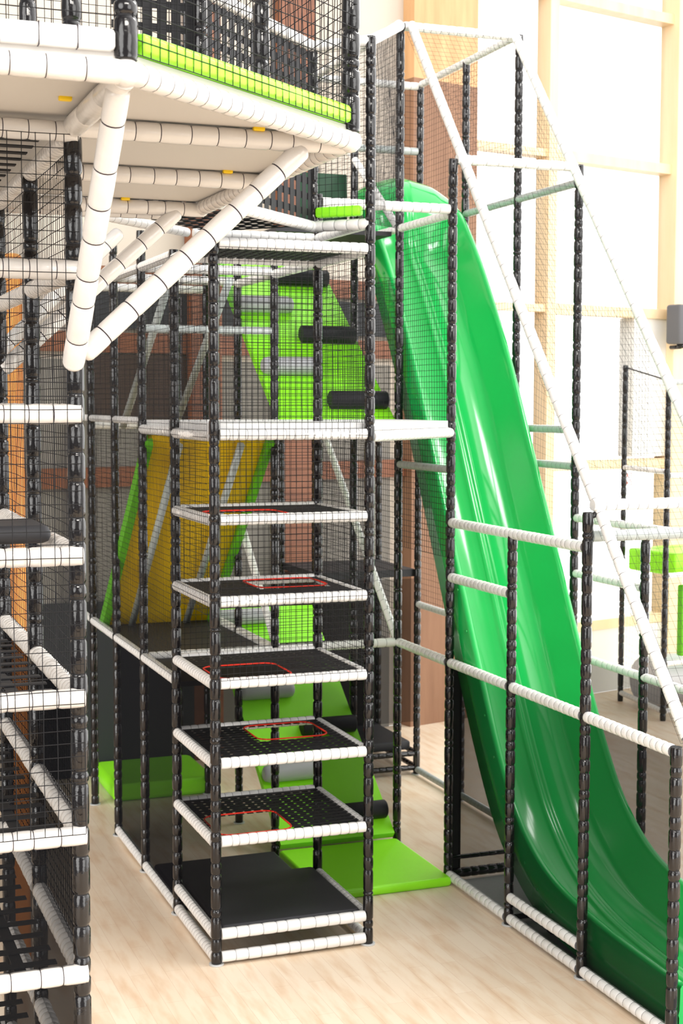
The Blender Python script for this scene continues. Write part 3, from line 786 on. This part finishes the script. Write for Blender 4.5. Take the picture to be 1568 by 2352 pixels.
# deck nets
o_ = Vector((0.02, -0.03, 0))
net(deck, Z(A0, .06)+o_, Z(B0, .06)+o_, Z(B0, 1.4)+o_, Z(A0, 1.3)+o_, 0.05, 0.0024)
net(deck, (-3.4, A0.y, ZD_+.14), (A0.x, A0.y, ZD_+.14), (A0.x, A0.y, 6.2), (-3.4, A0.y, 6.2), 0.05, 0.0022)
net(deck, Z(B0, .06), Z(C0, .06), Z(C0, 1.5), Z(B0, 1.5), 0.055, 0.0022)
net(deck, (-3.0, C0.y, ZD_+.06), Z(C0, .06), Z(C0, 1.5), (-3.0, C0.y, 6.8), 0.05, 0.0022)
# upright webbing wall at the back of the deck
mb = MB()
for q in range(6):
    x = -1.03+q*0.084; mb.box((x, C0.y+0.06, ZD_+0.78), 0.055, 0.005, 1.50)
for q in range(11):
    mb.box((-0.82, C0.y+0.066, ZD_+0.12+q*0.13), 0.50, 0.005, 0.045)
mb.build('webbing_wall', 'web', deck)

# ---------------------------------------------------------------- net bridge to the tower
bridge = thing('net_bridge', 'webbed bridge joining the overhead deck to the front climbing tower', 'bridge', (0.2, -0.3, ZU))
V0, VR, VL = Vector((0.87, 0.33, ZU)), Vector((SX, 0.0, ZU)), Vector((-0.55, -1.09, ZU))
rail(bridge, VR, V0, 0.1, trim=0.0); rail(bridge, V0, VL, 0.085, trim=0.0)
F0, F1 = Vector((0.1, 1.06, ZU)), Vector((1.16, 1.06, ZU))
rail(bridge, F0, F1, 0.075, r=0.036); rail(bridge, F1, VR, 0.08, r=0.036)
rail(bridge, F0, Vector((-1.3, -0.3, ZU)), 0.085, r=0.036)
rail(bridge, Z(VR, ZT-ZU), Z(V0, ZT-ZU), 0.12, trim=0.0); rail(bridge, Z(V0, ZT-ZU), Z(VL, ZT-ZU), 0.1, trim=0.0)
mb = MB(); mb.padded(V0+Vector((0, 0, .02)), Z(V0, ZT-ZU), 0.033, 0.12, 0.4, 0.88, 0.006, 14, 0.01, 0.05); mb.build('post', ['black', 'cord'], bridge)
mb = MB()
ed = (VL-V0).normalized(); ey = Vector((-ed.y, ed.x, 0)); ey = ey if ey.y > 0 else -ey
rotb = Matrix.Rotation(math.atan2(ed.y, ed.x), 3, 'Z')
for q in range(19):
    c = V0+ed*(0.08+q*0.11)+ey*0.45; mb.box(c+Vector((0, 0, 0.0)), 0.05, 0.86, 0.004, rotb)
for q in range(8):
    c = V0+ed*1.0+ey*(0.06+q*0.11); mb.box(c+Vector((0, 0, 0.006)), 2.0, 0.05, 0.004, rotb)
mb.build('webbing_floor', 'web', bridge)
mb = MB()
for q in range(20):
    c = V0+ed*(0.06+q*0.10); mb.box(c+Vector((0, 0, 0.66)), 0.062, 0.004, 1.24, rotb)
for q in range(11):
    c = V0+ed*1.0; mb.box(c+Vector((0, 0, 0.10+q*0.115))+ey*0.006, 2.0, 0.004, 0.05, rotb)
mb.build('webbing_side', 'web', bridge)
net(bridge, VR, V0, Z(V0, ZT-ZU), Z(VR, ZT-ZU), 0.05, 0.0022)
p = edge_pad(VR+Vector((-.05, .05, 0)), V0+Vector((.02, -.02, 0)), 0.075, 0.07, ZU+0.10, 'lime', 6, bridge, 'edge_pad')
mb = MB(); mb.prism([(1.25, 2.4), (2.36, 2.4), (2.36, 3.6), (1.25, 3.6)], 5.66, 5.70); mb.build('entry_platform', 'matblack', rear)
mb = MB(); mb.box((2.1, 3.58, 6.05), 0.52, 0.05, 0.66, None, 0, 0.015); mb.build('entry_pad', 'gdark', rear)
mb = MB(); mb.padded((2.4, 3.70, 6.69), (2.4, 2.36, 5.74), 0.036, 0.10); mb.build('handrail', ['white', 'tie'], rear)
